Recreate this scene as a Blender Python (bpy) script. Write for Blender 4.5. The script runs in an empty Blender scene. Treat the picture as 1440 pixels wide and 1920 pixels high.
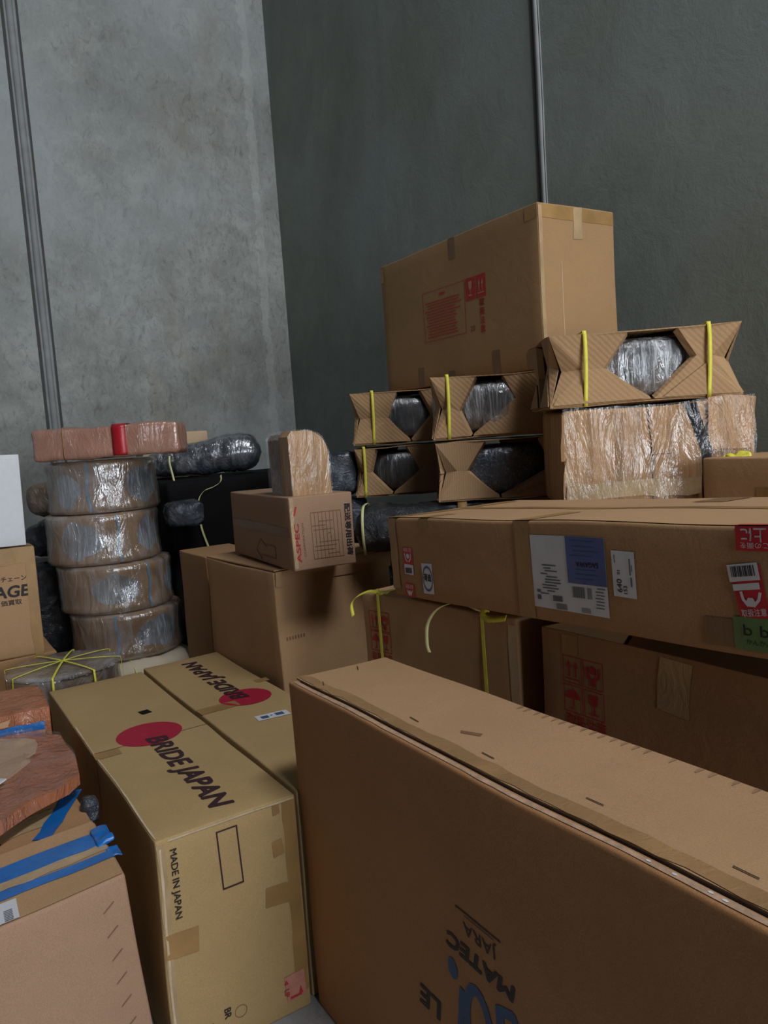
import bpy, bmesh, math, random
from mathutils import Vector, Matrix, noise, geometry

# ------------------------------------------------------------------ camera, world, lights
sc = bpy.context.scene
COL = sc.collection
sc.view_settings.view_transform = 'Standard'
sc.view_settings.look = 'None'
sc.view_settings.gamma = 1.0
sc.view_settings.use_curve_mapping = False
sc.view_settings.exposure = 0.0

cam_d = bpy.data.cameras.new('camera')
cam = bpy.data.objects.new('camera', cam_d)
COL.objects.link(cam)
cam_d.sensor_fit = 'HORIZONTAL'
cam_d.sensor_width = 36.0
cam_d.lens = 36.0 * 1440.0 / 1440.0
cam_d.clip_start = 0.02
cam.matrix_world = Matrix(((0.5357890, -0.0439171, 0.8432090, 0),
                           (0.8414920, 0.1098973, -0.5289742, 0),
                           (-0.0694354, 0.9929722, 0.0958377, 1.45),
                           (0, 0, 0, 1)))
sc.camera = cam

world = bpy.data.worlds.new('world')
sc.world = world
world.use_nodes = True
world.node_tree.nodes['Background'].inputs[0].default_value = (0.75, 0.85, 1.0, 1)
world.node_tree.nodes['Background'].inputs[1].default_value = 0.024


def area(name, loc, target, sx, sy, power, color):
    d = bpy.data.lights.new(name, 'AREA')
    d.shape = 'RECTANGLE'
    d.size = sx; d.size_y = sy
    d.energy = power; d.color = color
    o = bpy.data.objects.new(name, d)
    COL.objects.link(o)
    o.location = loc
    o.rotation_euler = (Vector(target) - Vector(loc)).to_track_quat('-Z', 'Y').to_euler()
    return o


area('roller_door_daylight', (6.5, 1.2, 2.0), (-3.0, 1.3, 1.0), 3.0, 3.6, 370, (0.93, 0.97, 1.0))
area('skylight', (1.4, 2.3, 7.2), (-1.8, 0.8, 0.5), 4.5, 1.1, 400, (0.97, 0.98, 1.0))

R = math.radians
rnd = random.Random(7)


# ------------------------------------------------------------------ materials
class NT:
    def __init__(s, name):
        s.m = bpy.data.materials.new(name)
        s.m.use_nodes = True
        s.t = s.m.node_tree
        s.b = s.t.nodes['Principled BSDF']
        s.out = s.t.nodes['Material Output']
        s._tc = None

    def n(s, typ, **kw):
        x = s.t.nodes.new(typ)
        for k, v in kw.items():
            if k in x.inputs:
                s.set(x.inputs[k], v)
            else:
                setattr(x, k, v)
        return x

    def set(s, inp, v):
        if isinstance(v, bpy.types.NodeSocket):
            s.t.links.new(v, inp)
        else:
            inp.default_value = v

    def coord(s, scale=(1, 1, 1), rot=(0, 0, 0)):
        if s._tc is None:
            s._tc = s.t.nodes.new('ShaderNodeTexCoord')
        mp = s.t.nodes.new('ShaderNodeMapping')
        mp.inputs['Scale'].default_value = scale
        mp.inputs['Rotation'].default_value = rot
        s.t.links.new(s._tc.outputs['Object'], mp.inputs['Vector'])
        return mp.outputs[0]

    def noise(s, scale, detail=4, rough=.55, vec=None, dist=0.0):
        x = s.t.nodes.new('ShaderNodeTexNoise')
        x.inputs['Scale'].default_value = scale
        x.inputs['Detail'].default_value = detail
        x.inputs['Roughness'].default_value = rough
        x.inputs['Distortion'].default_value = dist
        s.t.links.new(vec if vec is not None else s.coord(), x.inputs['Vector'])
        return x.outputs['Fac']

    def ramp(s, fac, stops):
        x = s.t.nodes.new('ShaderNodeValToRGB')
        e = x.color_ramp.elements
        while len(e) > 1:
            e.remove(e[-1])
        for i, (p, c) in enumerate(stops):
            if i == 0:
                e[0].position = p
                el = e[0]
            else:
                el = e.new(p)
            el.color = c if len(c) == 4 else (*c, 1)
        s.t.links.new(fac, x.inputs['Fac'])
        return x.outputs['Color']

    def mix(s, fac, a, b, mode='MIX'):
        x = s.t.nodes.new('ShaderNodeMix')
        x.data_type = 'RGBA'
        x.blend_type = mode
        s.set(x.inputs[0], fac)
        for i, v in ((6, a), (7, b)):
            s.set(x.inputs[i], (*v, 1) if isinstance(v, tuple) and len(v) == 3 else v)
        return x.outputs[2]

    def math(s, op, a, b=0.0):
        x = s.t.nodes.new('ShaderNodeMath')
        x.operation = op
        s.set(x.inputs[0], a); s.set(x.inputs[1], b)
        return x.outputs[0]

    def bump(s, h, strength=.3, dist=.01, prev=None):
        x = s.t.nodes.new('ShaderNodeBump')
        x.inputs['Strength'].default_value = strength
        x.inputs['Distance'].default_value = dist
        s.t.links.new(h, x.inputs['Height'])
        if prev is not None:
            s.t.links.new(prev, x.inputs['Normal'])
        return x.outputs['Normal']


def cardboard(name, c, rough=.78, corr=0.0, wscale=38, dirt=.18, rot=(0, 0, 0), streak=False):
    t = NT(name)
    big = t.noise(2.3, 5, .6)
    mid = t.noise(14, 5, .65, dist=.6)
    fine = t.noise(420, 2, .7)
    d = tuple(v * (1 - dirt) for v in c)
    l = tuple(min(1, v * (1 + dirt * .6)) for v in c)
    col = t.ramp(big, [(.3, d), (.5, c), (.72, l)])
    col = t.mix(t.ramp(mid, [(.35, (.35,) * 3), (.62, (0,) * 3)]), col, d)
    col = t.mix(.5, col, t.ramp(fine, [(.3, tuple(v * .72 for v in c)), (.7, tuple(min(1, v * 1.25) for v in c))]))
    nb = t.bump(fine, .12, .0015)
    if streak:
        sf = t.noise(30, 4, .75, vec=t.coord((1, 1, .03)))
        col = t.mix(t.ramp(sf, [(.38, (.75,) * 3), (.55, (0,) * 3)]), col, tuple(v * .55 for v in c))
        col = t.mix(t.ramp(sf, [(.58, (0,) * 3), (.72, (.6,) * 3)]), col, (.62, .45, .28))
        nb = t.bump(sf, .5, .01, nb)
    t.set(t.b.inputs['Base Color'], col)
    t.set(t.b.inputs['Roughness'], rough)
    t.b.inputs['Specular IOR Level'].default_value = .25
    nb = t.bump(mid, .25, .006, nb)
    if corr:
        w = t.n('ShaderNodeTexWave')
        w.bands_direction = 'X'
        w.inputs['Scale'].default_value = wscale
        w.inputs['Distortion'].default_value = 1.2
        w.inputs['Detail'].default_value = 2
        t.t.links.new(t.coord(rot=rot), w.inputs['Vector'])
        nb = t.bump(w.outputs['Fac'], corr, .004, nb)
    t.set(t.b.inputs['Normal'], nb)
    return t.m


def plain(name, c, rough=.6, metal=0.0, var=.12, scale=40, bump=.1, coat=0.0, spec=.4):
    t = NT(name)
    f = t.noise(scale, 4, .6)
    t.set(t.b.inputs['Base Color'], t.ramp(f, [(.3, tuple(v * (1 - var) for v in c)), (.7, tuple(min(1, v * (1 + var)) for v in c))]))
    t.b.inputs['Roughness'].default_value = rough
    t.b.inputs['Metallic'].default_value = metal
    t.b.inputs['Coat Weight'].default_value = coat
    t.b.inputs['Specular IOR Level'].default_value = spec
    t.set(t.b.inputs['Normal'], t.bump(f, bump, .003))
    return t.m


def shiny_tape(name, c, wr=.5, rough=.22, scale=30, dist=.006):
    """glossy packing tape / plastic with creases"""
    t = NT(name)
    f = t.noise(scale, 5, .6, vec=t.coord((1, 1, .45)), dist=2.0)
    g = t.noise(scale * .3, 3, .5)
    t.set(t.b.inputs['Base Color'], t.ramp(g, [(.3, tuple(v * .8 for v in c)), (.7, tuple(min(1, v * 1.15) for v in c))]))
    t.b.inputs['Roughness'].default_value = rough
    t.b.inputs['Specular IOR Level'].default_value = .6
    t.set(t.b.inputs['Normal'], t.bump(f, wr, dist))
    return t.m


def film(name, lo=.06, hi=.30, stretch=(1, 1, .3), scale=9, wr=.6, rough=.2, milk=.04):
    """clear stretch film: see-through, with glossy creased highlights and a little haze"""
    t = NT(name)
    v = t.coord(stretch)
    f = t.noise(scale, 5, .55, vec=v, dist=2.2)
    g = t.noise(scale * .5, 4, .6, dist=1.0)
    t.b.inputs['Base Color'].default_value = (.75, .78, .83, 1)
    t.b.inputs['Roughness'].default_value = .3
    nb = t.bump(f, wr, .03)
    nb = t.bump(t.noise(scale * 4, 3, .6, vec=v, dist=1.5), wr * .5, .006, nb)
    t.set(t.b.inputs['Normal'], nb)
    tr = t.n('ShaderNodeBsdfTransparent')
    gl = t.n('ShaderNodeBsdfGlossy')
    gl.inputs['Color'].default_value = (.92, .95, 1, 1)
    gl.inputs['Roughness'].default_value = rough
    t.set(gl.inputs['Normal'], nb)
    m1 = t.n('ShaderNodeMixShader')
    t.set(m1.inputs[0], t.ramp(g, [(.35, (lo,) * 3), (.68, (hi,) * 3)]))
    t.t.links.new(tr.outputs[0], m1.inputs[1])
    t.t.links.new(gl.outputs[0], m1.inputs[2])
    m2 = t.n('ShaderNodeMixShader')
    t.set(m2.inputs[0], t.ramp(f, [(.45, (milk * .3,) * 3), (.7, (milk * 3,) * 3)]))
    t.t.links.new(m1.outputs[0], m2.inputs[1])
    t.t.links.new(t.b.outputs[0], m2.inputs[2])
    t.t.links.new(m2.outputs[0], t.out.inputs['Surface'])
    return t.m


def wrapped(name, base, alt, streak, scale=12, stretch=(1, 1, 1), rough=.17, wr=1.0, s0=.6, s1=.78):
    """opaque plastic-wrapped surface with creases"""
    t = NT(name)
    f = t.noise(scale, 6, .65, vec=t.coord(stretch), dist=2.2)
    g = t.noise(4.5, 4, .6)
    col = t.ramp(g, [(.4, base), (.62, alt)])
    col = t.mix(t.ramp(f, [(s0, (0,) * 3), (s1, (1,) * 3)]), col, streak)
    t.set(t.b.inputs['Base Color'], col)
    t.b.inputs['Roughness'].default_value = rough
    t.b.inputs['Specular IOR Level'].default_value = .7
    t.set(t.b.inputs['Normal'], t.bump(f, wr, .02))
    return t.m


def concrete(name, base, dark, light, stain, band=None, scl=1.0, fine=.55):
    t = NT(name)
    a = t.noise(1.1 * scl, 8, .62, dist=.5)
    b = t.noise(5.5 * scl, 8, .7, dist=.4)
    c = t.noise(60, 4, .7)
    st = t.noise(1.6, 6, .6, vec=t.coord((1, 1, .35)), dist=1.2)
    col = t.ramp(a, [(.3, dark), (.5, base), (.68, light)])
    col = t.mix(t.ramp(b, [(.42, (.55,) * 3), (.6, (0,) * 3)]), col, dark)
    col = t.mix(t.ramp(st, [(.52, (0,) * 3), (.68, (.5,) * 3)]), col, stain)
    col = t.mix(t.ramp(c, [(.25, (.35,) * 3), (.5, (0,) * 3)]), col, dark)
    e = t.noise(17, 7, .8, vec=t.coord((1, 1, .55)), dist=1.5)
    col = t.mix(t.ramp(e, [(.36, (fine,) * 3), (.47, (0,) * 3)]), col, tuple(v * .55 for v in dark))
    col = t.mix(t.ramp(e, [(.54, (0,) * 3), (.66, (fine * .6,) * 3)]), col, light)
    h = t.noise(.75, 3, .5)
    col = t.mix(t.ramp(h, [(.45, (0,) * 3), (.62, (.55,) * 3)]), col, (light[0] * .92, light[1] * .99, light[2] * 1.08))
    if band:
        sx = t.n('ShaderNodeSeparateXYZ')
        t.t.links.new(t._tc.outputs['Object'], sx.inputs[0])
        yy = t.math('ADD', sx.outputs['Y'], t.math('MULTIPLY', t.math('SUBTRACT', b, .5), .16))
        y0, y1 = band
        k = t.math('MULTIPLY', t.math('GREATER_THAN', yy, y0), t.math('LESS_THAN', yy, y1))
        col = t.mix(t.math('MULTIPLY', k, t.math('MULTIPLY', b, .5)), col, tuple(min(1, v * 1.25) for v in light))
    t.set(t.b.inputs['Base Color'], col)
    t.b.inputs['Roughness'].default_value = .72
    t.b.inputs['Specular IOR Level'].default_value = .3
    nb = t.bump(c, .25, .003)
    nb = t.bump(b, .35, .012, nb)
    t.set(t.b.inputs['Normal'], nb)
    return t.m


M = {
    'olive': cardboard('olive_kraft_cardboard', (.43, .295, .135)),
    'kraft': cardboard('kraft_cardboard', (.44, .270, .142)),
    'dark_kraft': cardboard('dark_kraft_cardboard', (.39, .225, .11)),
    'bounce_kraft': cardboard('bounce_tinted_kraft_cardboard', (.43, .215, .09)),  # kraft with warm bounce light tinted into its base colour
    'sleeve': cardboard('film_covered_cardboard', (.30, .19, .11), rough=.35, dirt=.4),
    'pink_kraft': cardboard('pinkish_kraft_cardboard', (.34, .21, .135)),
    'light_kraft': cardboard('pale_kraft_cardboard', (.56, .41, .26)),
    'corrugated': cardboard('corrugated_cardboard', (.42, .265, .145), corr=.15, rot=(0, 0, R(20))),
    'ribbed': cardboard('ribbed_orange_cardboard', (.50, .295, .145), dirt=.35, streak=True),
    'cream': cardboard('cream_paper_board', (.60, .52, .40)),
    'fold': cardboard('folded_cardboard', (.40, .25, .13), corr=.17, wscale=22, rot=(R(35), R(35), R(30))),
    'tape': shiny_tape('brown_packing_tape', (.34, .195, .065), wr=.25, rough=.5),
    'pinkish_top': cardboard('pinkish_bare_cardboard', (.42, .285, .19)),
    'rim_light_pink': plain('painted_rim_highlight', (.46, .31, .21), rough=.5, var=.25, scale=60),
    'deep_kraft': cardboard('deep_kraft_cardboard', (.365, .222, .108)),
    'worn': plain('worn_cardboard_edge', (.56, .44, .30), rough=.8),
    'tape_amber': shiny_tape('amber_packing_tape', (.34, .20, .09), wr=.3, rough=.4),
    'ink_scuff': plain('brown_scuff_mark', (.30, .18, .095), rough=.8),
    'tape_dark': shiny_tape('dark_packing_tape', (.19, .105, .045), wr=.2, rough=.45),
    'tape_clear': shiny_tape('clear_yellowed_tape', (.44, .31, .17), wr=.4, rough=.2),
    'tape_red': shiny_tape('red_tape', (.42, .012, .02), wr=.2, rough=.35),
    'tape_blue': shiny_tape('blue_tape', (.004, .135, .46), wr=.35, rough=.3),
    'tape_green': shiny_tape('green_tape', (.10, .20, .06), wr=.2, rough=.4),
    'blue_film_tape': shiny_tape('pale_blue_tape', (.10, .26, .42), wr=.5, rough=.25),
    'red_brown': shiny_tape('red_brown_plastic_tape', (.36, .13, .065), wr=1.0, rough=.16, scale=9, dist=.03),
    'pink_pack': shiny_tape('pink_brown_taped_paper', (.42, .215, .15), wr=.8, rough=.3, scale=10, dist=.014),
    'band': plain('yellow_strapping_band', (.74, .70, .08), rough=.4, var=.1, bump=.2),
    'band_pale': plain('pale_yellow_strapping_band', (.66, .66, .30), rough=.4),
    'ink_black': plain('black_print', (.02, .017, .02), rough=.6),
    'ink_maroon': plain('dark_maroon_print', (.035, .012, .018), rough=.6),
    'ink_red': plain('red_print', (.45, .03, .035), rough=.65, var=.25, scale=90),
    'ink_crimson': plain('crimson_print', (.36, .008, .035), rough=.6),
    'ink_blue': plain('blue_print', (.045, .10, .20), rough=.6),
    'ink_faint': plain('faint_brown_print', (.20, .10, .055), rough=.7),
    'lab_white': plain('white_label_paper', (.62, .64, .68), rough=.5, var=.06, scale=12, bump=.25),
    'lab_blue': plain('blue_label_pouch', (.09, .12, .30), rough=.3, var=.15, scale=12, bump=.4),
    'lab_red': plain('red_label_paper', (.52, .02, .03), rough=.45),
    'lab_grey': plain('grey_label_print', (.12, .12, .14), rough=.6),
    'white_board': plain('white_foam_board', (.66, .69, .73), rough=.6, var=.03, bump=.03),
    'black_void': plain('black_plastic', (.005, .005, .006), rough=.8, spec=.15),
    'staple': plain('dull_steel_staple', (.10, .085, .07), rough=.4, metal=.6),
    'film': film('clear_stretch_film', .08, .42, milk=.07),
    'film_soft': film('thin_stretch_film', .02, .11, milk=.02),
    'film_tyre': film('glossy_tyre_film', .15, .5, stretch=(1, 1, .10), scale=22, wr=1.0, rough=.16, milk=.22),
    'tyre': wrapped('wrapped_tyre_rubber', (.035, .037, .04), (.10, .105, .11), (.3, .31, .33), 16, (1, 1, .15), .2, .8, .58, .75),
    'grey_wrap': wrapped('grey_wrapped_tyre', (.15, .17, .20), (.28, .31, .35), (.58, .62, .68), 26, (1, 1, .12), .25, .8, .5, .72),
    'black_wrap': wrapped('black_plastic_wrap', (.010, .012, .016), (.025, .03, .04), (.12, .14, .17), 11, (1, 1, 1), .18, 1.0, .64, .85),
    'silver_wrap': wrapped('silvery_plastic_wrap', (.012, .016, .024), (.06, .075, .10), (.20, .23, .27), 9, (1, .5, 1), .16, 1.0, .52, .8),
    'brown_wrap': wrapped('brown_plastic_wrap', (.17, .12, .085), (.27, .22, .17), (.34, .30, .26), 9, (1, 1, .6), .2, 1.0, .55, .8),
    'bubble': wrapped('bubble_wrap_over_black', (.04, .055, .08), (.08, .10, .14), (.36, .42, .52), 60, (1, 1, 1), .2, .9, .5, .7),
    'sealant': plain('pale_joint_sealant', (.25, .265, .27), rough=.6, var=.15, scale=8),
    'groove': plain('dark_joint_groove', (.07, .07, .07), rough=.9),
}
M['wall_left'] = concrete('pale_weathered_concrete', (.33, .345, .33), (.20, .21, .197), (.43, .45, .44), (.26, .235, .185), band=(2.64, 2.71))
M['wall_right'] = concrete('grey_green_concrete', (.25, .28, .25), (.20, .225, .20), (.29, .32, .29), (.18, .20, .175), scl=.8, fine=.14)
M['floor'] = concrete('grey_concrete_floor', (.33, .34, .35), (.24, .25, .26), (.40, .41, .42), (.25, .24, .22))


# ------------------------------------------------------------------ mesh helpers
def link(name, me, mat=None, parent=None):
    o = bpy.data.objects.new(name, me)
    COL.objects.link(o)
    if mat is not None:
        me.materials.append(mat)
    if parent is not None:
        o.parent = parent
    return o


def mesh(name, vs, fs, mat=None, parent=None, smooth=False):
    me = bpy.data.meshes.new(name)
    me.from_pydata([tuple(v) for v in vs], [], fs)
    me.validate()
    me.update()
    if smooth:
        me.polygons.foreach_set('use_smooth', [True] * len(me.polygons))
    return link(name, me, mat, parent)


def thing(name, label, cat, loc=(0, 0, 0), rot=(0, 0, 0), group=None):
    o = bpy.data.objects.new(name, None)
    COL.objects.link(o)
    o.empty_display_size = .1
    o.location = loc
    o.rotation_euler = rot
    tag(o, label, cat, group)
    return o


def tag(o, label, cat, group=None):
    o['label'] = label
    o['category'] = cat
    if group:
        o['group'] = group
    return o


def structure(o, label=None):
    o['kind'] = 'structure'
    if label:
        o['label'] = label
    return o


def solid(o, th, off=-1.0):
    m = o.modifiers.new('solidify', 'SOLIDIFY')
    m.thickness = th
    m.offset = off
    return o


def rbox(size, r, step=.06, skip=()):
    """rounded box surface from 0 to size; returns verts, quads (skip drops faces, e.g. 'z1')"""
    ax = []
    for L in size:
        n = max(1, int(math.ceil((L - 2 * r) / step)))
        a = [0, r * .4] + [r + (L - 2 * r) * i / n for i in range(n + 1)] + [L - r * .4, L]
        ax.append(a)
    vid, vs, fs = {}, [], []

    def v(i, j, k):
        key = (i, j, k)
        if key not in vid:
            p = Vector((ax[0][i], ax[1][j], ax[2][k]))
            q = Vector([min(max(p[c], r), size[c] - r) for c in range(3)])
            d = p - q
            if d.length > 1e-9:
                p = q + d.normalized() * r
            vid[key] = len(vs)
            vs.append(p)
        return vid[key]
    n = [len(a) - 1 for a in ax]
    for d in range(3):
        a, b = (d + 1) % 3, (d + 2) % 3
        for side in (0, 1):
            if f"{'xyz'[d]}{side}" in skip:
                continue
            for i in range(n[a]):
                for j in range(n[b]):
                    idx = []
                    for (ii, jj) in ((i, j), (i + 1, j), (i + 1, j + 1), (i, j + 1)):
                        t = [0, 0, 0]
                        t[d] = n[d] * side
                        t[a] = ii
                        t[b] = jj
                        idx.append(v(*t))
                    fs.append(idx if side else idx[::-1])
    return vs, fs


def nz(p, s, seed):
    return noise.noise(Vector((p[0] * s + seed * 3.17, p[1] * s - seed * 1.3, p[2] * s + seed * 7.7)))


FR = {'front': ((0, 0, 0), (1, 0, 0), (0, 0, 1), (0, -1, 0)),
      'end': ((1, 0, 0), (0, 1, 0), (0, 0, 1), (1, 0, 0)),
      'left': ((0, 0, 0), (0, 1, 0), (0, 0, 1), (-1, 0, 0)),
      'top': ((0, 0, 1), (1, 0, 0), (0, 1, 0), (0, 0, 1))}


class Carton:
    """closed cardboard carton; local origin is its front left bottom corner, the root sits at that corner"""

    def __init__(s, name, label, loc, size, mat, yaw=0, ry=0, rx=0, r=.006, amp=.0025, seed=1, open_top=False, group=None, cat='box'):
        s.size, s.amp, s.seed = size, amp, seed
        s.root = thing(name, label, cat, loc, (R(rx), R(ry), R(yaw)), group)
        vs, fs = rbox(size, r, .05, skip=('z1',) if open_top else ())
        vs = [s.warp(v) for v in vs]
        s.body = mesh('carton_body', vs, fs, mat, s.root, smooth=True)
        if open_top:
            solid(s.body, .006)

    def warp(s, p, off=None):
        p = Vector(p)
        d = Vector((nz(p, 3.1, s.seed), nz(p, 3.1, s.seed + 5), nz(p, 3.1, s.seed + 9))) * (2 * s.amp)
        return p + d

    def pt(s, face, u, v, off=.001):
        o, a, b, n = FR[face]
        p = Vector([o[i] * s.size[i] + a[i] * u + b[i] * v for i in range(3)])
        return s.warp(p) + Vector(n) * off

    def patch(s, name, face, u0, u1, v0, v1, mat, off=.001, rot=0, sub=None, jag=0.0, parent=None):
        """rectangular patch (tape, label) lying on a face, optionally rotated about its centre; a slab .5 mm thick"""
        return s.patches(name, [(face, u0, u1, v0, v1, rot)], mat, off, jag, parent)

    def patches(s, name, lst, mat, off=.001, jag=0.0, parent=None):
        vs, fs = [], []
        for it in lst:
            face, u0, u1, v0, v1 = it[:5]
            rot = it[5] if len(it) > 5 else 0
            nu = max(1, int(abs(u1 - u0) / .04)); nv = max(1, int(abs(v1 - v0) / .04))
            cu, cv = (u0 + u1) / 2, (v0 + v1) / 2
            c, sn = math.cos(R(rot)), math.sin(R(rot))
            base = len(vs)
            for j in range(nv + 1):
                for i in range(nu + 1):
                    du, dv = u0 + (u1 - u0) * i / nu - cu, v0 + (v1 - v0) * j / nv - cv
                    if jag:
                        if i in (0, nu): du += rnd.uniform(-jag, jag)
                        if j in (0, nv): dv += rnd.uniform(-jag, jag)
                    vs.append(s.pt(face, cu + du * c - dv * sn, cv + du * sn + dv * c, off))
            for j in range(nv):
                for i in range(nu):
                    a = base + j * (nu + 1) + i
                    q = [a, a + 1, a + nu + 2, a + nu + 1]
                    fs.append(q[::-1] if face == 'left' else q)
        return mesh(name, vs, fs, mat, parent or s.root)

    def polys(s, name, face, plist, mat, off=.0012, tf=None, parent=None):
        """flat printed shapes; plist is a list of outlines in face units"""
        vs, fs = [], []
        for poly in plist:
            pts = [tf(p) if tf else p for p in poly]
            tri = geometry.tessellate_polygon([[Vector((p[0], p[1], 0)) for p in pts]])
            b = len(vs)
            vs += [s.pt(face, p[0], p[1], off) for p in pts]
            for t in tri:
                a_, b_, c_ = [pts[k] for k in t]
                ar = (b_[0] - a_[0]) * (c_[1] - a_[1]) - (b_[1] - a_[1]) * (c_[0] - a_[0])
                if abs(ar) < 1e-12:
                    continue
                t = t if ar > 0 else t[::-1]
                fs.append([b + k for k in t])
        return mesh(name, vs, fs, mat, parent or s.root)

    def text(s, name, face, string, u, v, h, mat, rot=0, sx=1.0, bold=0.0, shear=0.0, off=.0013, width=None, align='CENTER', parent=None):
        """lettering centred on u, v with capital height h"""
        tv, tf_ = text_geo(string, bold, shear)
        if not tv:
            return None
        xs = [p[0] for p in tv]; ys = [p[1] for p in tv]
        k = h / .73
        cx = (min(xs) + max(xs)) / 2 if align == 'CENTER' else min(xs)
        cy = (min(ys) + max(ys)) / 2
        if width:
            sx = width / ((max(xs) - min(xs)) * k)
        c, sn = math.cos(R(rot)), math.sin(R(rot))
        vs = []
        for p in tv:
            a, b = (p[0] - cx) * k * sx, (p[1] - cy) * k
            vs.append(s.pt(face, u + a * c - b * sn, v + a * sn + b * c, off))
        return mesh(name, vs, tf_, mat, parent or s.root)

    def ring(s, name, u, w, mat, off=.0025, axis='x', sag=.0):
        """strapping band going round the carton across its width (axis x) at distance u"""
        L, W, H = s.size
        o = off
        prof = [(-o, 0), (-o, H * .5), (-o, H - .003), (.004, H + o), (W * .5, H + o), (W - .004, H + o), (W + o, H - .003), (W + o, 0)]
        vs, fs = [], []
        for i, (y, z) in enumerate(prof):
            for du in (-w / 2, w / 2):
                sl = sag * (1 - z / H)
                p = Vector((u + du + sl, y, z)) if axis == 'x' else Vector((y, u + du + sl, z))
                vs.append(p)
        for i in range(len(prof) - 1):
            a = i * 2
            fs.append([a, a + 1, a + 3, a + 2])
        return solid(mesh(name, vs, fs, mat, s.root), .0012, 0)


_tc = {}


def text_geo(string, bold=0.0, shear=0.0):
    key = (string, bold, shear)
    if key in _tc:
        return _tc[key]
    cu = bpy.data.curves.new('lettering', 'FONT')
    cu.body = string
    cu.size = 1.0
    cu.shear = shear
    cu.resolution_u = 3
    o = bpy.data.objects.new('lettering', cu)
    COL.objects.link(o)
    dg = bpy.context.evaluated_depsgraph_get()
    me = bpy.data.meshes.new_from_object(o.evaluated_get(dg))
    vs = [tuple(v.co) for v in me.vertices]
    fs = [list(p.vertices) for p in me.polygons]
    bpy.data.objects.remove(o)
    bpy.data.meshes.remove(me)
    if bold:
        # thicken the strokes with shifted copies of the outline
        v0, f0 = vs, fs
        vs, fs = [], []
        for dx, dy in [(math.cos(R(45 * k)) * bold, math.sin(R(45 * k)) * bold) for k in range(8)]:
            b = len(vs)
            vs += [(p[0] + dx, p[1] + dy, 0) for p in v0]
            fs += [[b + i for i in f] for f in f0]
    _tc[key] = (vs, fs)
    return vs, fs


def rect(x0, x1, y0, y1):
    return [(x0, y0), (x1, y0), (x1, y1), (x0, y1)]


def disc(cx, cy, rx, ry=None, n=36):
    ry = ry or rx
    return [(cx + rx * math.cos(2 * math.pi * i / n), cy + ry * math.sin(2 * math.pi * i / n)) for i in range(n)]


def stroke(pts, w):
    """list of quads following a 2D polyline"""
    out = []
    for a, b in zip(pts[:-1], pts[1:]):
        d = Vector((b[0] - a[0], b[1] - a[1])).normalized() * (w / 2)
        n = Vector((-d.y, d.x))
        a2 = Vector(a) - d * .4; b2 = Vector(b) + d * .4
        out.append([tuple(a2 - n), tuple(b2 - n), tuple(b2 + n), tuple(a2 + n)])
    return out


def frame(x0, x1, y0, y1, w):
    return [rect(x0, x1, y0, y0 + w), rect(x0, x1, y1 - w, y1), rect(x0, x0 + w, y0, y1), rect(x1 - w, x1, y0, y1)]


def icon(kind, x0, y0, s, h=None):
    """care mark in a frame, unit icons scaled to s wide and h high"""
    h = h or s
    P = []
    if kind == 'up':
        for cx in (.32, .68):
            P += [[(cx - .13, .58), (cx + .13, .58), (cx, .84)], rect(cx - .045, cx + .045, .25, .6)]
        P += [rect(.14, .86, .13, .19)]
    elif kind == 'umbrella':
        P += [[(.5 + .36 * math.cos(math.pi * i / 10), .5 + .33 * math.sin(math.pi * i / 10)) for i in range(11)]]
        P += stroke([(.5, .88), (.5, .2), (.44, .13), (.36, .17)], .06)
    elif kind == 'glass':
        P += [[(.28, .86), (.72, .86), (.68, .55), (.56, .43), (.44, .43), (.32, .55)], rect(.465, .535, .2, .45), rect(.3, .7, .13, .2)]
    elif kind == 'hands':
        P += [disc(.5, .68, .16, n=14)]
        P += stroke([(.2, .75), (.24, .45), (.42, .32), (.42, .12)], .12) + stroke([(.8, .75), (.76, .45), (.58, .32), (.58, .12)], .12)
    P = [[(x0 + p[0] * s, y0 + p[1] * h) for p in q] for q in P]
    return P


def ribbon(name, pts, w, mat, parent=None, wdir=(0, 0, 1), th=.0012, n=6):
    """flat band following a 3D path; wdir is the direction of its width"""
    P = [Vector(p) for p in pts]
    S = []
    for i in range(len(P) - 1):
        p0 = P[max(i - 1, 0)]; p1 = P[i]; p2 = P[i + 1]; p3 = P[min(i + 2, len(P) - 1)]
        for k in range(n):
            t = k / n
            S.append(.5 * ((2 * p1) + (p2 - p0) * t + (2 * p0 - 5 * p1 + 4 * p2 - p3) * t * t + (3 * p1 - p0 - 3 * p2 + p3) * t ** 3))
    S.append(P[-1])
    wd = Vector(wdir).normalized()
    vs, fs = [], []
    for p in S:
        vs += [p - wd * w / 2, p + wd * w / 2]
    for i in range(len(S) - 1):
        fs.append([2 * i, 2 * i + 1, 2 * i + 3, 2 * i + 2])
    return solid(mesh(name, vs, fs, mat, parent, smooth=True), th, 0)


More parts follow.
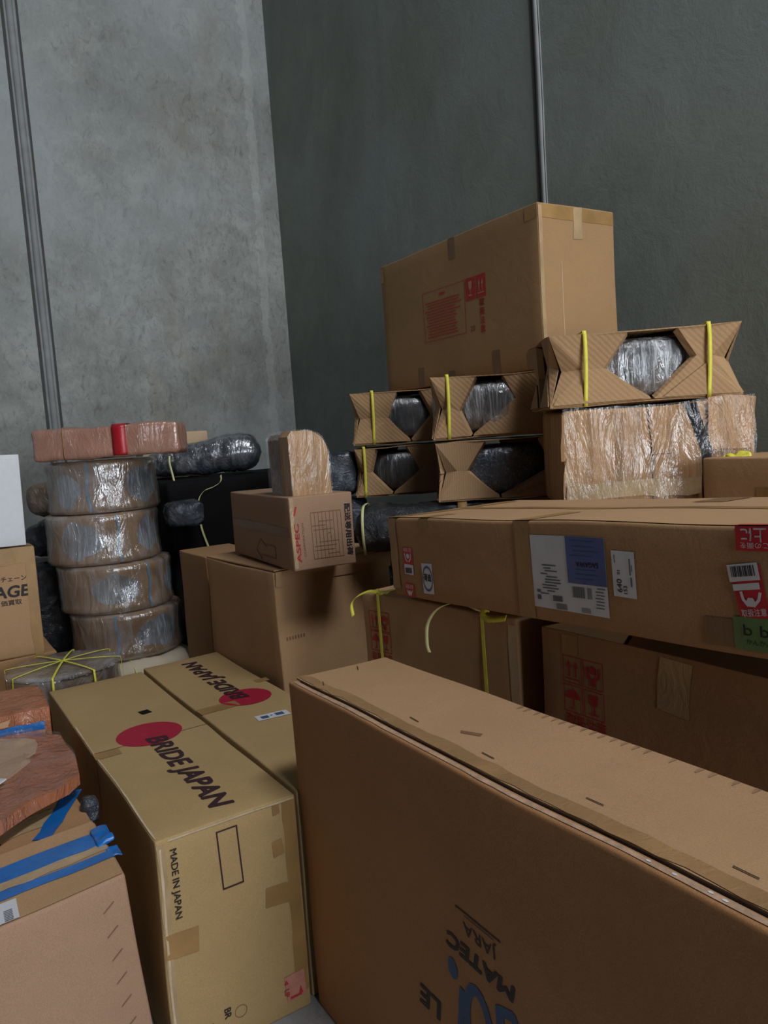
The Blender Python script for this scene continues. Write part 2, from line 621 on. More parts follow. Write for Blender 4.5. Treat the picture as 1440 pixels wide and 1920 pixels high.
def bundle(name, label, loc, size, mat, yaw=0, r=None, amp=.01, seed=1, cat='package', group=None, ry=0, taper=None, step=.018, part='wrapping', rx=0, freq=9, root=None):
    """soft wrapped package: rounded box centred on its base with creased skin"""
    L, W, H = size
    r = r or min(size) * .38
    if root is None:
        root = thing(name, label, cat, loc, (R(rx), R(ry), R(yaw)), group)
    vs, fs = rbox(size, r, step)
    out = []
    c = Vector((L / 2, W / 2, H / 2))
    for v in vs:
        q = Vector((min(max(v.x, r), L - r), min(max(v.y, r), W - r), min(max(v.z, r), H - r)))
        n = (v - q).normalized() if (v - q).length > 1e-6 else Vector((0, 0, 1))
        d = amp * (1.1 * nz(v, freq, seed) - .8 * abs(nz(v, freq * 2.6, seed + 3)) + .35 * nz(v, freq * 6, seed + 8))
        p = v + n * d
        if taper:
            k = taper[0] + (taper[1] - taper[0]) * (p.x / L)
            p.y = W / 2 + (p.y - W / 2) * k
            p.z = p.z * k
        out.append(p - Vector((L / 2, W / 2, 0)))
    b = mesh(part, out, fs, mat, root, smooth=True)
    return root, b


def lathe(name, prof, nseg, mat, parent, fn=None, smooth=True):
    vs, fs = [], []
    for r, z in prof:
        for i in range(nseg):
            a = 2 * math.pi * i / nseg
            p = Vector((r * math.cos(a), r * math.sin(a), z))
            vs.append(fn(p, a) if fn else p)
    m = len(prof)
    for j in range(m - 1):
        for i in range(nseg):
            k = (i + 1) % nseg
            fs.append([j * nseg + i, j * nseg + k, (j + 1) * nseg + k, (j + 1) * nseg + i])
    vs.append(Vector((0, 0, prof[0][1]))); a0 = len(vs) - 1
    vs.append(Vector((0, 0, prof[-1][1]))); a1 = len(vs) - 1
    for i in range(nseg):
        k = (i + 1) % nseg
        fs.append([a0, k, i])
        fs.append([a1, (m - 1) * nseg + i, (m - 1) * nseg + k])
    return mesh(name, vs, fs, mat, parent, smooth)


def slab(name, x0, x1, y0, y1, z0, z1, mat, parent=None):
    vs = [(x, y, z) for z in (z0, z1) for (x, y) in ((x0, y0), (x1, y0), (x1, y1), (x0, y1))]
    fs = [[3, 2, 1, 0], [4, 5, 6, 7], [0, 1, 5, 4], [1, 2, 6, 5], [2, 3, 7, 6], [3, 0, 4, 7]]
    return mesh(name, vs, fs, mat, parent)


# ------------------------------------------------------------------ the setting
structure(slab('floor', -6.2, 6.0, -4.5, 3.2, -.15, 0, M['floor']), 'grey concrete warehouse floor')
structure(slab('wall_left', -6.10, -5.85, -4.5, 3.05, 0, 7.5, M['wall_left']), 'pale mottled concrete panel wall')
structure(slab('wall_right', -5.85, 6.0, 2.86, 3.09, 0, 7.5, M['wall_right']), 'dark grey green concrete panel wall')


def joint(name, axis, c, base, w, label):
    """sealed panel joint: dark recess lines with a raised half-round bead"""
    vs, fs = [], []
    prof = []
    for i in range(9):
        a = math.pi * i / 8
        prof.append((math.cos(a) * w * .32, math.sin(a) * w * .30 + .002))
    prof = [(w * .5, 0), (w * .5, .006), (w * .36, .004)] + prof + [(-w * .36, .004), (-w * .5, .006), (-w * .5, 0)]
    nzs = 40
    for k in range(nzs + 1):
        z = 7.5 * k / nzs
        for (a, b) in prof:
            jig = .0035 * noise.noise(Vector((a * 30, z * 3, w * 50)))
            if axis == 'x':
                vs.append((base + b, c + a + jig, z))
            else:
                vs.append((c - a + jig, base - b, z))
    m = len(prof)
    for k in range(nzs):
        for i in range(m - 1):
            fs.append([k * m + i, k * m + i + 1, (k + 1) * m + i + 1, (k + 1) * m + i])
    return structure(mesh(name, vs, fs, M['sealant'], None, True), label)


joint('trim_1', 'x', .982, -5.85, .075, 'sealed vertical joint between pale concrete panels')
joint('trim_2', 'y', -2.855, 2.86, .04, 'sealed vertical joint between dark concrete panels')
for n, (a0, a1) in enumerate(((.926, .946), (1.018, 1.036))):
    structure(slab('trim_%d' % (n + 3), -5.853, -5.846, a0, a1, 0, 7.5, M['groove']), 'dark edge line beside the pale wall joint')
structure(slab('trim_5', -2.895, -2.882, 2.856, 2.863, 0, 7.5, M['groove']), 'dark edge line beside the dark wall joint')

# ------------------------------------------------------------------ big cartons
GP = 'large cartons'
c = Carton('cardboard_box', 'long carton with a red disc, upright lettering and an outlined rectangle on its near end', (-3.16, .402, 0), (1.432, .356, .57), M['olive'], seed=2, group='seat cartons with red discs')
c.polys('red_disc', 'top', [disc(.737, .183, .1)], M['ink_crimson'], .0012)
c.text('brand_lettering', 'top', 'BRIDE JAPAN', 1.075, .18, .061, M['ink_maroon'], width=.60, bold=.03, shear=.2, off=.002)
c.patch('hand_hole', 'top', .50, .54, .21, .245, M['black_void'], .0015, rot=10)
c.patch('panel_seam', 'top', .783, .787, .002, .354, M['ink_faint'], .0008)
c.patches('tape', [('top', .79, .84, .0, .075), ('front', .79, .84, .42, .572)], M['tape'], .0012, jag=.002)
c.polys('address_frame', 'end', [[(.150, .395), (.204, .395), (.2005, .399), (.1535, .399)], [(.146, .544), (.2, .544), (.2, .5405), (.146, .5405)],
        [(.146, .544), (.1495, .544), (.1535, .395), (.150, .395)], [(.1965, .544), (.2, .544), (.204, .395), (.2005, .395)]], M['ink_maroon'])
c.text('origin_lettering', 'end', 'MADE IN JAPAN', .038, .455, .0165, M['ink_black'], rot=-90, width=.172, bold=.018)
c.text('edge_lettering', 'end', 'BR', .135, .085, .017, M['ink_black'], rot=-90, bold=.02)
c.text('lower_lettering', 'end', 'B', .088, .07, .02, M['ink_black'], rot=-90, bold=.02)
c.polys('round_mark', 'end', [[(.168 + .016 * math.cos(a), .075 + .016 * math.sin(a)) for a in [R(18 * i) for i in range(21)]] + [(.168 + .0145 * math.cos(a), .075 + .0145 * math.sin(a)) for a in [R(18 * i) for i in range(20, -1, -1)]]], M['ink_faint'])
c.patch('side_tape', 'end', .318, .352, .05, .562, M['tape'], .001, jag=.003)
c.patch('edge_tape', 'end', .004, .022, .02, .56, M['tape_clear'], .001, jag=.003)
c.patch('lower_tape', 'end', .006, .085, .275, .335, M['tape'], .0014, rot=-3, jag=.002)
c.patch('upper_tape', 'end', .255, .34, .30, .352, M['tape'], .0014, rot=-6, jag=.002)
c.patch('tape_tab', 'end', .285, .315, .43, .47, M['tape'], .0014, rot=6, jag=.003)
c.patch('worn_or_lit_edge', 'end', .03, .35, .5615, .5665, M['worn'], .0012, jag=.001)
c.patch('worn_or_lit_edge', 'end', .0075, .0125, .02, .55, M['worn'], .0014, jag=.001)
c.patch('worn_or_lit_edge', 'top', .5, 1.42, .003, .0065, M['worn'], .0012, jag=.001)
c.patch('tape_strip', 'end', .29, .312, .535, .562, M['tape'], .0014, jag=.003)
c.patch('pink_tape', 'end', .283, .345, .035, .105, plain('pink_tape', (.50, .22, .17), rough=.4), .0018, rot=5, jag=.006)
c.text('arrow_lettering', 'end', 'UP', .29, .062, .013, M['ink_red'], rot=-90, bold=.02, off=.0028)
c.polys('arrow_mark', 'end', [[(.284, .085), (.296, .085), (.29, .097)]], M['ink_red'], .0028)
c.polys('arrow_mark', 'end', [[(.322, .046), (.334, .046), (.328, .068)], rect(.298, .33, .042, .048)], M['ink_red'], .0028)

c = Carton('cardboard_box', 'long carton with a red disc, upside-down lettering and a small white sticker on top', (-3.20, .772, 0), (1.45, .322, .57), M['olive'], seed=4, group='seat cartons with red discs')
c.polys('red_disc', 'top', [disc(.665, .185, .092)], M['ink_crimson'], .0012)
c.text('brand_lettering', 'top', 'BRIDE JAPAN', .375, .178, .061, M['ink_maroon'], rot=180, width=.60, bold=.03, shear=.2, off=.002)
c.patch('tape', 'top', .675, .735, .0, .14, M['tape'], .0012, jag=.002)
c.patch('edge_tape', 'top', .50, .54, .285, .334, M['tape'], .0012, jag=.003)
st = c.patch('sticker', 'top', .88, .93, .125, .235, M['lab_white'], .0014, rot=-4)
c.patches('sticker_print', [('top', .893, .917, .14, .165, -4), ('top', .893, .917, .19, .218, -4), ('top', .900, .906, .172, .18)], M['ink_blue'], .002, parent=st)

c = Carton('cardboard_box', 'huge carton in the foreground right with upside-down blue logo and stapled lid', (-1.722, .776, 0), (1.95, .285, .855), M['bounce_kraft'], yaw=-2.1, ry=-1.9, r=.008, amp=.0022, seed=5, group=GP)
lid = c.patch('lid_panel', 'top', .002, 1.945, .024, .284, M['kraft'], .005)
solid(lid, .0045, -1)
c.patch('worn_or_lit_edge', 'top', .02, 1.94, .0065, .0165, M['rim_light_pink'], .0010, jag=.0012)  # pale pinkish strip paints the rim highlight along the front edge
c.patch('lid_gap', 'top', .03, 1.94, .0205, .0235, M['black_void'], .0012)
c.patch('lid_tape', 'top', .004, 1.94, .026, .056, M['tape_amber'], .0062, jag=.004)
for k, (u, v, a) in enumerate(((.043, .179, -80), (.106, .05, -75), (.481, .075, -10), (.728, .07, -5), (.975, .078, -5), (1.224, .072, -3))):
    c.patch('staple', 'top', u - .018, u + .018, v - .0012, v + .0012, M['staple'], .0068, rot=a * .3)
c.patch('scuff', 'top', .60, .645, .105, .118, M['ink_faint'], .0058, rot=20, jag=.004)
EQ = []
for q in [[(u, .264 + rnd.uniform(0, .006)), (u + .004, .262), (u + .005, .283), (u - .004, .283)] for u in [.55 + i * .0125 + rnd.uniform(-.002, .002) for i in range(90) if rnd.random() < .8]]:
    EQ.append(q)
for q in EQ[::2]:
    c.polys('edge_scuff', 'top', [q], M['ink_scuff'], .0058)
# upside-down logo on the dark face
c.text('logo_lettering', 'front', 'JARA', .758, .567, .024, M['ink_black'], rot=180, width=.095)
c.patch('logo_underline', 'front', .690, .818, .5915, .5945, M['ink_black'], .0012)
c.patch('logo_underline', 'front', .715, .80, .586, .5875, M['ink_black'], .0012)
c.text('company_lettering', 'front', 'MATEC', .748, .516, .030, M['ink_black'], rot=180, width=.20, bold=.04, shear=.2)
c.polys('blue_logo', 'front', [disc(.664, .462, .015, .020)] + stroke([(.690, .435), (.683, .40), (.675, .36), (.66, .32), (.64, .29)], .017)
        + stroke([(.735 + .036 * math.cos(R(a)), .385 + .075 * math.sin(R(a))) for a in range(-90, 271, 20)], .020)
        + stroke([(.80, .465), (.80, .40), (.79, .34), (.775, .29)], .021) + stroke([(.80, .465), (.835, .475), (.85, .45), (.85, .35)], .018), M['ink_blue'])
c.text('word_lettering', 'front', 'LE', .572, .345, .042, M['ink_black'], rot=180, sx=1.3, bold=.03, shear=.15)
for k, (u, v) in enumerate(((1.13, .012), (1.17, .012), (1.22, .013), (1.24, .012))):
    c.polys('paint_fleck', 'top', [disc(u, v, .004, .0022, 8)], M['lab_white'], .0018)

# strapped carton
c = Carton('cardboard_box', 'carton tied with two yellow bands with loose curling tails, under the long labelled carton', (-2.03, 1.167, 0), (.627, .40, .985), M['kraft'], yaw=7.2, r=.009, amp=.003, seed=6, group=GP)
for u in (.087, .512):
    c.ring('strap', u, .011, M['band'], sag=.012)
kn = c.polys('care_marks', 'front', sum([frame(x, x + .047, z, z + .062, .0025) + icon(k, x, z, .047, .062) for k, x, z in
     (('up', .032, .868), ('hands', .081, .868), ('umbrella', .032, .804), ('glass', .081, .804))], []), M['ink_red'])
c.text('care_lettering', 'front', '取扱注意', .080, .787, .020, M['ink_red'], width=.098, bold=.01)
for u in (.087, .512):
    vs, fs = rbox((.032, .014, .012), .005, .006)
    mesh('knot', [Vector((u - .016, .0, .984)) + v + Vector((0, 0, 3 * nz(v, 60, u * 9) * .004)) for v in vs], fs, M['band'], c.root, True)
ribbon('band_tail', [(.087, -.004, .992), (.055, -.012, .992), (.02, -.03, .975), (.004, -.04, .95), (.008, -.04, .915)], .012, M['band'], c.root, (.2, .6, .5))
ribbon('band_tail', [(.095, .0, .992), (.115, -.004, .995), (.14, -.002, .997)], .014, M['band'], c.root, (.1, .9, .4))
ribbon('band_tail', [(.505, -.004, .990), (.44, -.012, 1.004), (.38, -.03, .985), (.345, -.04, .94), (.342, -.045, .885), (.350, -.045, .862)], .010, M['band_pale'], c.root, (.7, .5, .1))
ribbon('band_tail', [(.512, -.006, .985), (.54, -.012, .975), (.57, -.012, .978), (.60, -.008, .985)], .016, M['band'], c.root, (0, .5, .85))
c.patch('corner_tape', 'front', .598, .625, .3, .965, M['light_kraft'], .0012, jag=.002)

# carton with care marks, open flaps
c = Carton('cardboard_box', 'carton with four red care marks and a gaping lid under the long labelled carton', (-1.32, 1.242, 0), (1.6, .42, .983), M['dark_kraft'], yaw=.7, ry=-.3, r=.006, amp=.004, seed=8, open_top=True, group=GP)
fl = mesh('flap', [c.pt('top', u, v, w) for (v, w) in ((.41, -.01), (.33, -.06), (.25, -.12)) for u in (.02, .4, .8, 1.2, 1.58)],
          [[j * 5 + i, j * 5 + i + 1, (j + 1) * 5 + i + 1, (j + 1) * 5 + i] for j in range(2) for i in range(4)], M['dark_kraft'], c.root)
solid(fl, .005, 0)
c.polys('care_marks', 'front', sum([frame(x, x + .059, z, z + .064, .0022) + icon(k, x, z, .059, .064) for k, x, z in
     (('up', .070, .862), ('hands', .133, .862), ('umbrella', .070, .794), ('glass', .133, .794))], []), M['ink_red'])
c.text('care_lettering', 'front', '取扱注意', .135, .774, .028, M['ink_red'], width=.120, bold=.012)
c.patch('tape', 'front', .070, .120, .930, .975, M['tape'], .0012, jag=.001)
c.patch('clear_tape', 'front', .335, .41, .862, .975, M['tape_clear'], .0012, rot=-3, jag=.004)

# long labelled carton
c = Carton('cardboard_box', 'long low carton covered in shipping labels lying on the two cartons behind the foreground one', (-1.829, 1.163, 1.0), (2.0, .50, .222), M['dark_kraft'], yaw=-.1, ry=-2.4, r=.009, amp=.0022, seed=11, group=GP)
SAG = c
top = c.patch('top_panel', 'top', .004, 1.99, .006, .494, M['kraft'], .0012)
c.patches('tape', [('front', .530, .580, .004, .222), ('top', .530, .580, .0, .17)], M['tape'], .0022, jag=.001)
c.patches('end_tape', [('front', .004, .040, .02, .222), ('top', .002, .05, .0, .45)], M['tape'], .0022, jag=.002)
c.patches('tape_strip', [('front', .155, .195, .195, .222), ('top', .155, .195, .0, .10)], M['tape'], .0022, jag=.002)
c.patch('centre_tape', 'top', .05, 1.98, .235, .275, M['tape'], .0024, jag=.003)
c.patch('lid_seam', 'top', .01, 1.98, .253, .2575, M['ink_faint'], .003)
c.patch('far_tape', 'top', .72, .80, .38, .49, M['tape_dark'], .0026)
c.patch('far_tape', 'top', 1.08, 1.16, .38, .49, M['tape_dark'], .0026)
lab = c.patch('handling_label', 'front', .066, .110, .064, .140, M['lab_red'], .0014, rot=-2)
c.patch('label_strip', 'front', .067, .110, .0645, .092, M['lab_white'], .002, rot=-2, parent=lab)
c.patches('barcode', [('front', .072 + i * .0032, .0735 + i * .0032 + .0006 * (i % 3), .068, .083) for i in range(10)], M['ink_black'], .0027, parent=lab)
c.text('label_lettering', 'front', '取扱注意', .088, .133, .009, M['lab_white'], width=.036, off=.0022, parent=lab)
c.polys('hands_symbol', 'front', [disc(.088, .115, .007)] + stroke([(.074, .122), (.076, .108), (.084, .100)], .004) + stroke([(.102, .122), (.100, .108), (.092, .100)], .004), M['lab_white'], .0022, parent=lab)
lab = c.patch('handling_label', 'front', .062, .106, .003, .040, M['lab_red'], .0014, rot=-2)
c.text('label_lettering', 'front', '取扱注意', .084, .031, .009, M['lab_white'], width=.036, off=.0022, parent=lab)
c.polys('hands_symbol', 'front', [disc(.084, .014, .006)] + stroke([(.072, .02), (.08, .006)], .004) + stroke([(.096, .02), (.088, .006)], .004), M['lab_white'], .0022, parent=lab)
lab = c.patch('oval_sticker', 'front', .150, .199, .020, .100, M['lab_white'], .0014, rot=2)
c.polys('oval_ring', 'front', [[(.175 + .023 * math.cos(R(a)), .060 + .034 * math.sin(R(a))) for a in range(0, 361, 15)] + [(.175 + .020 * math.cos(R(a)), .060 + .028 * math.sin(R(a))) for a in range(360, -1, -15)]], M['ink_blue'], .0022, parent=lab)
c.text('oval_lettering', 'front', '荷造', .175, .063, .015, M['ink_black'], width=.034, bold=.03, off=.0024, parent=lab)
lab = c.patch('shipping_label', 'front', .580, .797, .031, .190, M['lab_white'], .0016, rot=-.6)
c.patch('blue_pouch', 'front', .690, .797, .092, .189, M['lab_blue'], .0024, rot=-.6, parent=lab)
c.text('pouch_lettering', 'front', 'SAGAWA', .748, .133, .011, M['ink_black'], rot=180, width=.062, bold=.02, off=.0032, parent=lab)
r_ = random.Random(3)
lines = []
for i in range(9):
    z = .180 - i * .0095 if i < 1 else .178 - i * .0095
    lines.append(('front', .70 + r_.uniform(0, .02), .78 - r_.uniform(0, .02), z, z + .0022, -.6))
c.patches('pouch_print', [l for k, l in enumerate(lines) if k not in (4, 5)], M['ink_blue'], .0031, parent=lab)
pr = []
for i in range(11):
    z = .125 - i * .0062
    a = .598 + r_.uniform(0, .03)
    pr.append(('front', a, a + r_.uniform(.02, .05), z, z + .0026, -.6))
for i in range(7):
    z = .085 - i * .0065
    a = .76 + r_.uniform(0, .01)
    pr.append(('front', a, a + .022, z, z + .002, -.6))
pr += [('front', .640, .668, .050, .062), ('front', .592, .603, .066, .072), ('front', .592, .603, .050, .056), ('front', .592, .603, .056, .060)]
for b0, b1 in ((0, 11), (11, 18), (18, 19), (19, 22)):
    c.patches('label_print', pr[b0:b1], M['lab_grey'], .0026, parent=lab)
bc = [('front', .700 + i * .0022, .7010 + i * .0022 + .0005 * (i % 3), .063, .086) for i in range(16)] + [('front', .742 + i * .0022, .7432 + i * .0022, .063, .086) for i in range(6)] + \
     [('front', .648 + i * .002, .6489 + i * .002 + .0005 * (i % 2), .033, .046) for i in range(16)] + [('front', .722 + i * .002, .7229 + i * .002, .033, .044) for i in range(13)]
for b0, b1 in ((0, 16), (16, 22), (22, 38), (38, 51)):
    c.patches('barcode', bc[b0:b1], M['lab_grey'], .0027, parent=lab)
lab = c.patch('number_label', 'front', .813, .869, .076, .166, M['lab_white'], .0016, rot=-.6)
c.text('number_lettering', 'front', '640', .829, .098, .013, M['ink_black'], rot=90, width=.026, bold=.01, off=.0026, parent=lab)
c.text('number_lettering', 'front', '01', .829, .124, .007, M['ink_black'], rot=90, bold=.02, off=.0026, parent=lab)
c.text('number_lettering', 'front', '153', .843, .091, .009, M['ink_black'], rot=90, bold=.02, off=.0026, parent=lab)
for q in [('front', .856, .859, .120, .152), ('front', .861, .863, .128, .140), ('front', .857, .861, .098, .116), ('front', .820, .822, .142, .158)]:
    c.patches('label_print', [q], M['lab_grey'], .0026, parent=lab)
lab = c.patches('this_side_up_label', [('front', 1.080, 1.16, .182, .2225), ('top', 1.080, 1.16, .0, .012)], M['lab_red'], .0028)
c.text('label_lettering', 'front', '上に', 1.112, .208, .019, M['lab_white'], rot=180, width=.044, bold=.015, off=.0038, parent=lab)
c.text('label_lettering', 'front', 'この面を', 1.112, .191, .008, M['lab_white'], rot=180, width=.048, off=.0038, parent=lab)
lab = c.patch('care_label', 'front', 1.072, 1.124, .068, .157, M['lab_red'], .0016, rot=8)
c.patch('label_strip', 'front', 1.062, 1.116, .131, .160, M['lab_white'], .0022, rot=8, parent=lab)
c.patch('label_strip', 'front', 1.069, 1.116, .116, .127, M['lab_white'], .0022, rot=8, parent=lab)
c.patches('barcode', [('front', 1.068 + i * .0030, 1.0692 + i * .0030 + .0006 * (i % 3), .136 + i * .0004, .154 + i * .0004, 8) for i in range(14)], M['ink_black'], .003, parent=lab)
c.polys('hands_symbol', 'front', [disc(1.099, .096, .0085, n=6)] + stroke([(1.083, .112), (1.086, .100), (1.094, .090)], .005) + stroke([(1.116, .113), (1.113, .101), (1.104, .090)], .005), M['lab_white'], .0026, parent=lab)
c.text('label_lettering', 'front', '取扱注意', 1.103, .079, .010, M['lab_white'], rot=8, width=.044, bold=.01, off=.0026, parent=lab)
c.patch('dark_tape', 'front', 1.008, 1.07, .014, .064, M['tape_dark'], .0016, jag=.002)
lab = c.patch('green_tape', 'front', 1.064, 1.16, .014, .070, M['tape_green'], .0020, jag=.001)
c.text('tape_lettering', 'front', 'b b', 1.104, .048, .020, M['ink_black'], width=.044, off=.003, parent=lab)
c.text('tape_lettering', 'front', 'かんかん', 1.108, .028, .008, M['ink_black'], width=.045, off=.003, parent=lab)

# the big carton on the far pile
c = Carton('cardboard_box', 'tall upright carton with red warning panel on top of the far pile', (-3.236, 2.107, 1.671), (1.09, .418, .61), M['deep_kraft'], r=.005, amp=.002, seed=13, group=GP)
c.polys('warning_panel', 'front', frame(.338, .640, .196, .415, .0025) + [rect(.46, .50, .386, .396)] +
        [rect(.35 + r_.uniform(0, .02), .62 - r_.uniform(0, .06), .212 + i * .0125, .2165 + i * .0125) for i in range(13)], M['ink_red'])
for x, k in ((.648, 'glass'), (.716, 'up')):
    f = c.patch('care_mark', 'front', x, x + .060, .327, .418, M['ink_red'], .0012)
    c.polys('care_symbol', 'front', icon(k, x + .002, .332, .056, .082), M['kraft'], .0022, parent=f)
for k, ch in enumerate('取扱注意'):
    c.text('care_lettering', 'front', ch, .748, .306 - k * .036, .024, M['ink_red'], bold=.02)
c.text('number_lettering', 'front', '23', .683, .208, .022, M['ink_faint'], bold=.01)
c.patches('tape', [('front', .545, .587, .52, .608)], M['tape_dark'], .0012, jag=.002)
c.patches('tape', [('front', .795, .84, .005, .10)], M['tape_dark'], .0012, rnd.uniform(0, .001))
c.patch('tape', 'front', .50, .54, .005, .05, M['tape_dark'], .0012)
c.patch('tape', 'front', .27, .31, .005, .09, M['tape_dark'], .0012)
c.patches('corner_tape', [('front', 1.02, 1.086, .555, .606), ('end', .002, .414, .556, .604)], M['tape'], .0012, jag=.001)
c.patch('corner_tape', 'front', .004, .03, .53, .60, M['tape'], .0012)
c.patch('corner_tape', 'front', 1.0, 1.086, .0, .07, M['tape_dark'], .0012, jag=.003)
c.patch('clear_tape', 'end', .185, .235, .49, .608, M['tape_clear'], .0018, jag=.003)
c.patch('edge_tape', 'end', .002, .02, .0, .6, M['tape_clear'], .0014, jag=.001)
c.polys('crease', 'end', [rect(.112, .115, .04, .40)], M['light_kraft'], .0012)

# carton in the middle with its flaps standing proud
c = Carton('cardboard_box', 'tall plain carton with loose top flaps below the small printed carton', (-3.24, 1.096, 0), (.644, .53, .985), M['kraft'], yaw=3, r=.007, amp=.004, seed=17, group=GP)
def flap(c, pts, mat):
    return solid(mesh('flap', [Vector(p) for p in pts], [[0, 1, 2, 3]] if len(pts) == 4 else [[0, 1, 2, 3], [3, 2, 5, 4]], mat, c.root), .005, 0)
flap(c, [(.004, .004, .988), (.642, .004, .990), (.640, .262, .991), (.004, .262, .991)], M['kraft'])
flap(c, [(.004, .526, .990), (.642, .526, 1.012), (.640, .268, .992), (.004, .268, .991)], M['kraft'])
c.patches('faint_print', [('end', .03 + i * .012, .036 + i * .012, .72, .733) for i in range(7)], M['ink_faint'], .0009)
flap(c, [(.646, .004, .93), (.646, .528, .93), (.655, .529, 1.010), (.652, .004, .985)], M['kraft'])

c = Carton('cardboard_box', 'small brown carton with red lettering and a printed form, standing on the plain carton', (-3.141, 1.198, 1.0), (.70, .244, .265), M['pink_kraft'], yaw=-4.4, r=.006, amp=.002, seed=19, group='small cartons')
c.polys('table_print', 'end', sum([[rect(.078 + i * .0145, .0792 + i * .0145, .035, .205)] for i in range(9)], []) + [rect(.078, .196, .203, .205), rect(.078, .196, .035, .037)] + [rect(.080 + r_.uniform(0, .07), .12 + r_.uniform(0, .07), .05 + i * .015, .052 + i * .015) for i in range(9)], M['ink_faint'])
c.text('side_lettering', 'end', '配送専用出荷', .222, .13, .018, M['ink_black'], rot=-90, width=.19, bold=.03)
c.text('red_lettering', 'end', 'ASPEC', .022, .10, .018, M['ink_red'], rot=90, width=.14, bold=.02)
c.text('red_lettering', 'end', '/', .022, .215, .03, M['ink_red'], bold=.05)
c.text('small_lettering', 'end', 'CORPORATION', .046, .11, .008, M['ink_faint'], rot=90, width=.12)
c.patch('tape_band', 'front', .02, .68, .12, .155, M['tape_dark'], .0011, jag=.001)
c.polys('printed_arrow', 'front', stroke([(.42, .065), (.36, .09), (.30, .045), (.36, .012), (.36, .03), (.52, .03), (.52, .075), (.42, .075)], .006), M['ink_faint'])
c.patches('corner_tape', [('end', .002, .016, .01, .26)], M['tape_clear'], .0012)

# ------------------------------------------------------------------ left side boxes
c = Carton('cardboard_box', 'brown carton half out of frame at left with black shop lettering on its face', (-4.15, -.05, .585), (.40, .535, .495), M['kraft'], amp=.003, r=.012, seed=23, group=GP)
c.text('shop_lettering', 'end', 'AGE', .425, .301, .052, M['ink_black'], width=.15, bold=.03, shear=.15)
c.text('small_lettering', 'end', '品チェーン', .425, .358, .019, M['ink_black'], width=.13, bold=.015)
c.text('small_lettering', 'end', '価買取', .418, .252, .019, M['ink_black'], width=.085, bold=.015)
c.patches('tape', [('end', .0, .53, .42, .492), ('top', .3, .398, .0, .53)], M['tape'], .0012, jag=.003)
c.patch('edge_tape', 'end', .488, .530, .0, .43, M['tape'], .0016, jag=.003)

o = Carton('foam_board_box', 'white panel box on top of the lettered carton at the left edge', (-4.05, -.30, 1.105), (.30, .755, .405), M['white_board'], rx=-1.5, amp=.0004, r=.004, seed=2, cat='panel')

Carton('cardboard_box', 'plain carton at the left edge underneath the lettered shop carton', (-4.35, -.30, 0), (.60, .83, .585), M['dark_kraft'], amp=.003, seed=29, group=GP)
Carton('cardboard_box', 'plain dark carton at the left edge underneath the flat yellow-banded wheel', (-3.66, -.10, 0), (.46, .82, .46), M['dark_kraft'], amp=.003, seed=31, group=GP)

c = Carton('cardboard_box', 'pinkish carton at the bottom left corner with two blue tape strips over its top', (-1.86, -.41, 0), (.285, .755, .55), M['pink_kraft'], rx=4, amp=.004, r=.008, seed=37, group=GP)
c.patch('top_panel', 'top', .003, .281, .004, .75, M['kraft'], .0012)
c.patches('blue_tape', [('top', .062, .125, .0, .752, 0), ], M['tape_blue'], .0024, jag=.002)
c.patches('blue_tape', [('top', .160, .195, .40, .752, -2), ], M['tape_blue'], .0026, jag=.003)
vs, fs = rbox((.085, .038, .010), .004, .006)
mesh('loose_tape', [Vector((.05, .732, .547)) + v + Vector((0, 0, 1)) * .012 * nz(v, 40, 3) for v in vs], fs, M['tape_blue'], c.root, True)
vs, fs = rbox((.05, .028, .006), .003, .006)
mesh('loose_tape', [Vector((.15, .742, .544)) + v + Vector((0, 0, 1)) * .012 * nz(v, 40, 7) for v in vs], fs, M['tape_blue'], c.root, True)
c.patch('clear_tape', 'top', .125, .158, .1, .75, M['tape_clear'], .0024, jag=.004)
lab = c.patch('address_label', 'top', .205, .281, .40, .556, M['lab_white'], .003)
c.patches('label_print', [('top', .24 + i * .006, .243 + i * .006, .530, .546) for i in range(7)], M['lab_grey'], .0038, parent=lab)
for i in range(6):
    c.patch('slit', 'end', .700, .728, .495 - i * .052, .4975 - i * .052, M['ink_faint'], .0012, rot=35)

c = Carton('cardboard_box', 'low carton with a diagonal blue tape strip, tucked behind the bottom left carton', (-2.3, -.4, 0), (.43, .70, .585), M['dark_kraft'], amp=.004, seed=41, group=GP)
c.patch('blue_tape', 'top', .17, .43, .625, .665, M['tape_blue'], .0022, rot=-26, jag=.003)
c.patch('clear_tape', 'top', .28, .36, .45, .64, M['tape_clear'], .0016, rot=15, jag=.01)
c.patch('black_cover', 'top', .10, .36, .0, .52, M['black_wrap'], .0014, rot=-4, jag=.01)

c = Carton('cardboard_box', 'flattened brown box edge with a blue tape line behind the crumpled packet', (-2.80, -.4, 0), (.28, .72, .705), M['red_brown'], amp=.006, seed=43, group=GP)
c.patch('cardboard_strip', 'end', .0, .70, .600, .650, M['pinkish_top'], .002, rot=-1)
c.patch('blue_tape', 'end', .0, .70, .650, .674, M['tape_blue'], .003, rot=-2, jag=.003)
c.patch('torn_edge', 'end', .0, .60, .678, .696, M['kraft'], .008, rot=-1, jag=.006)

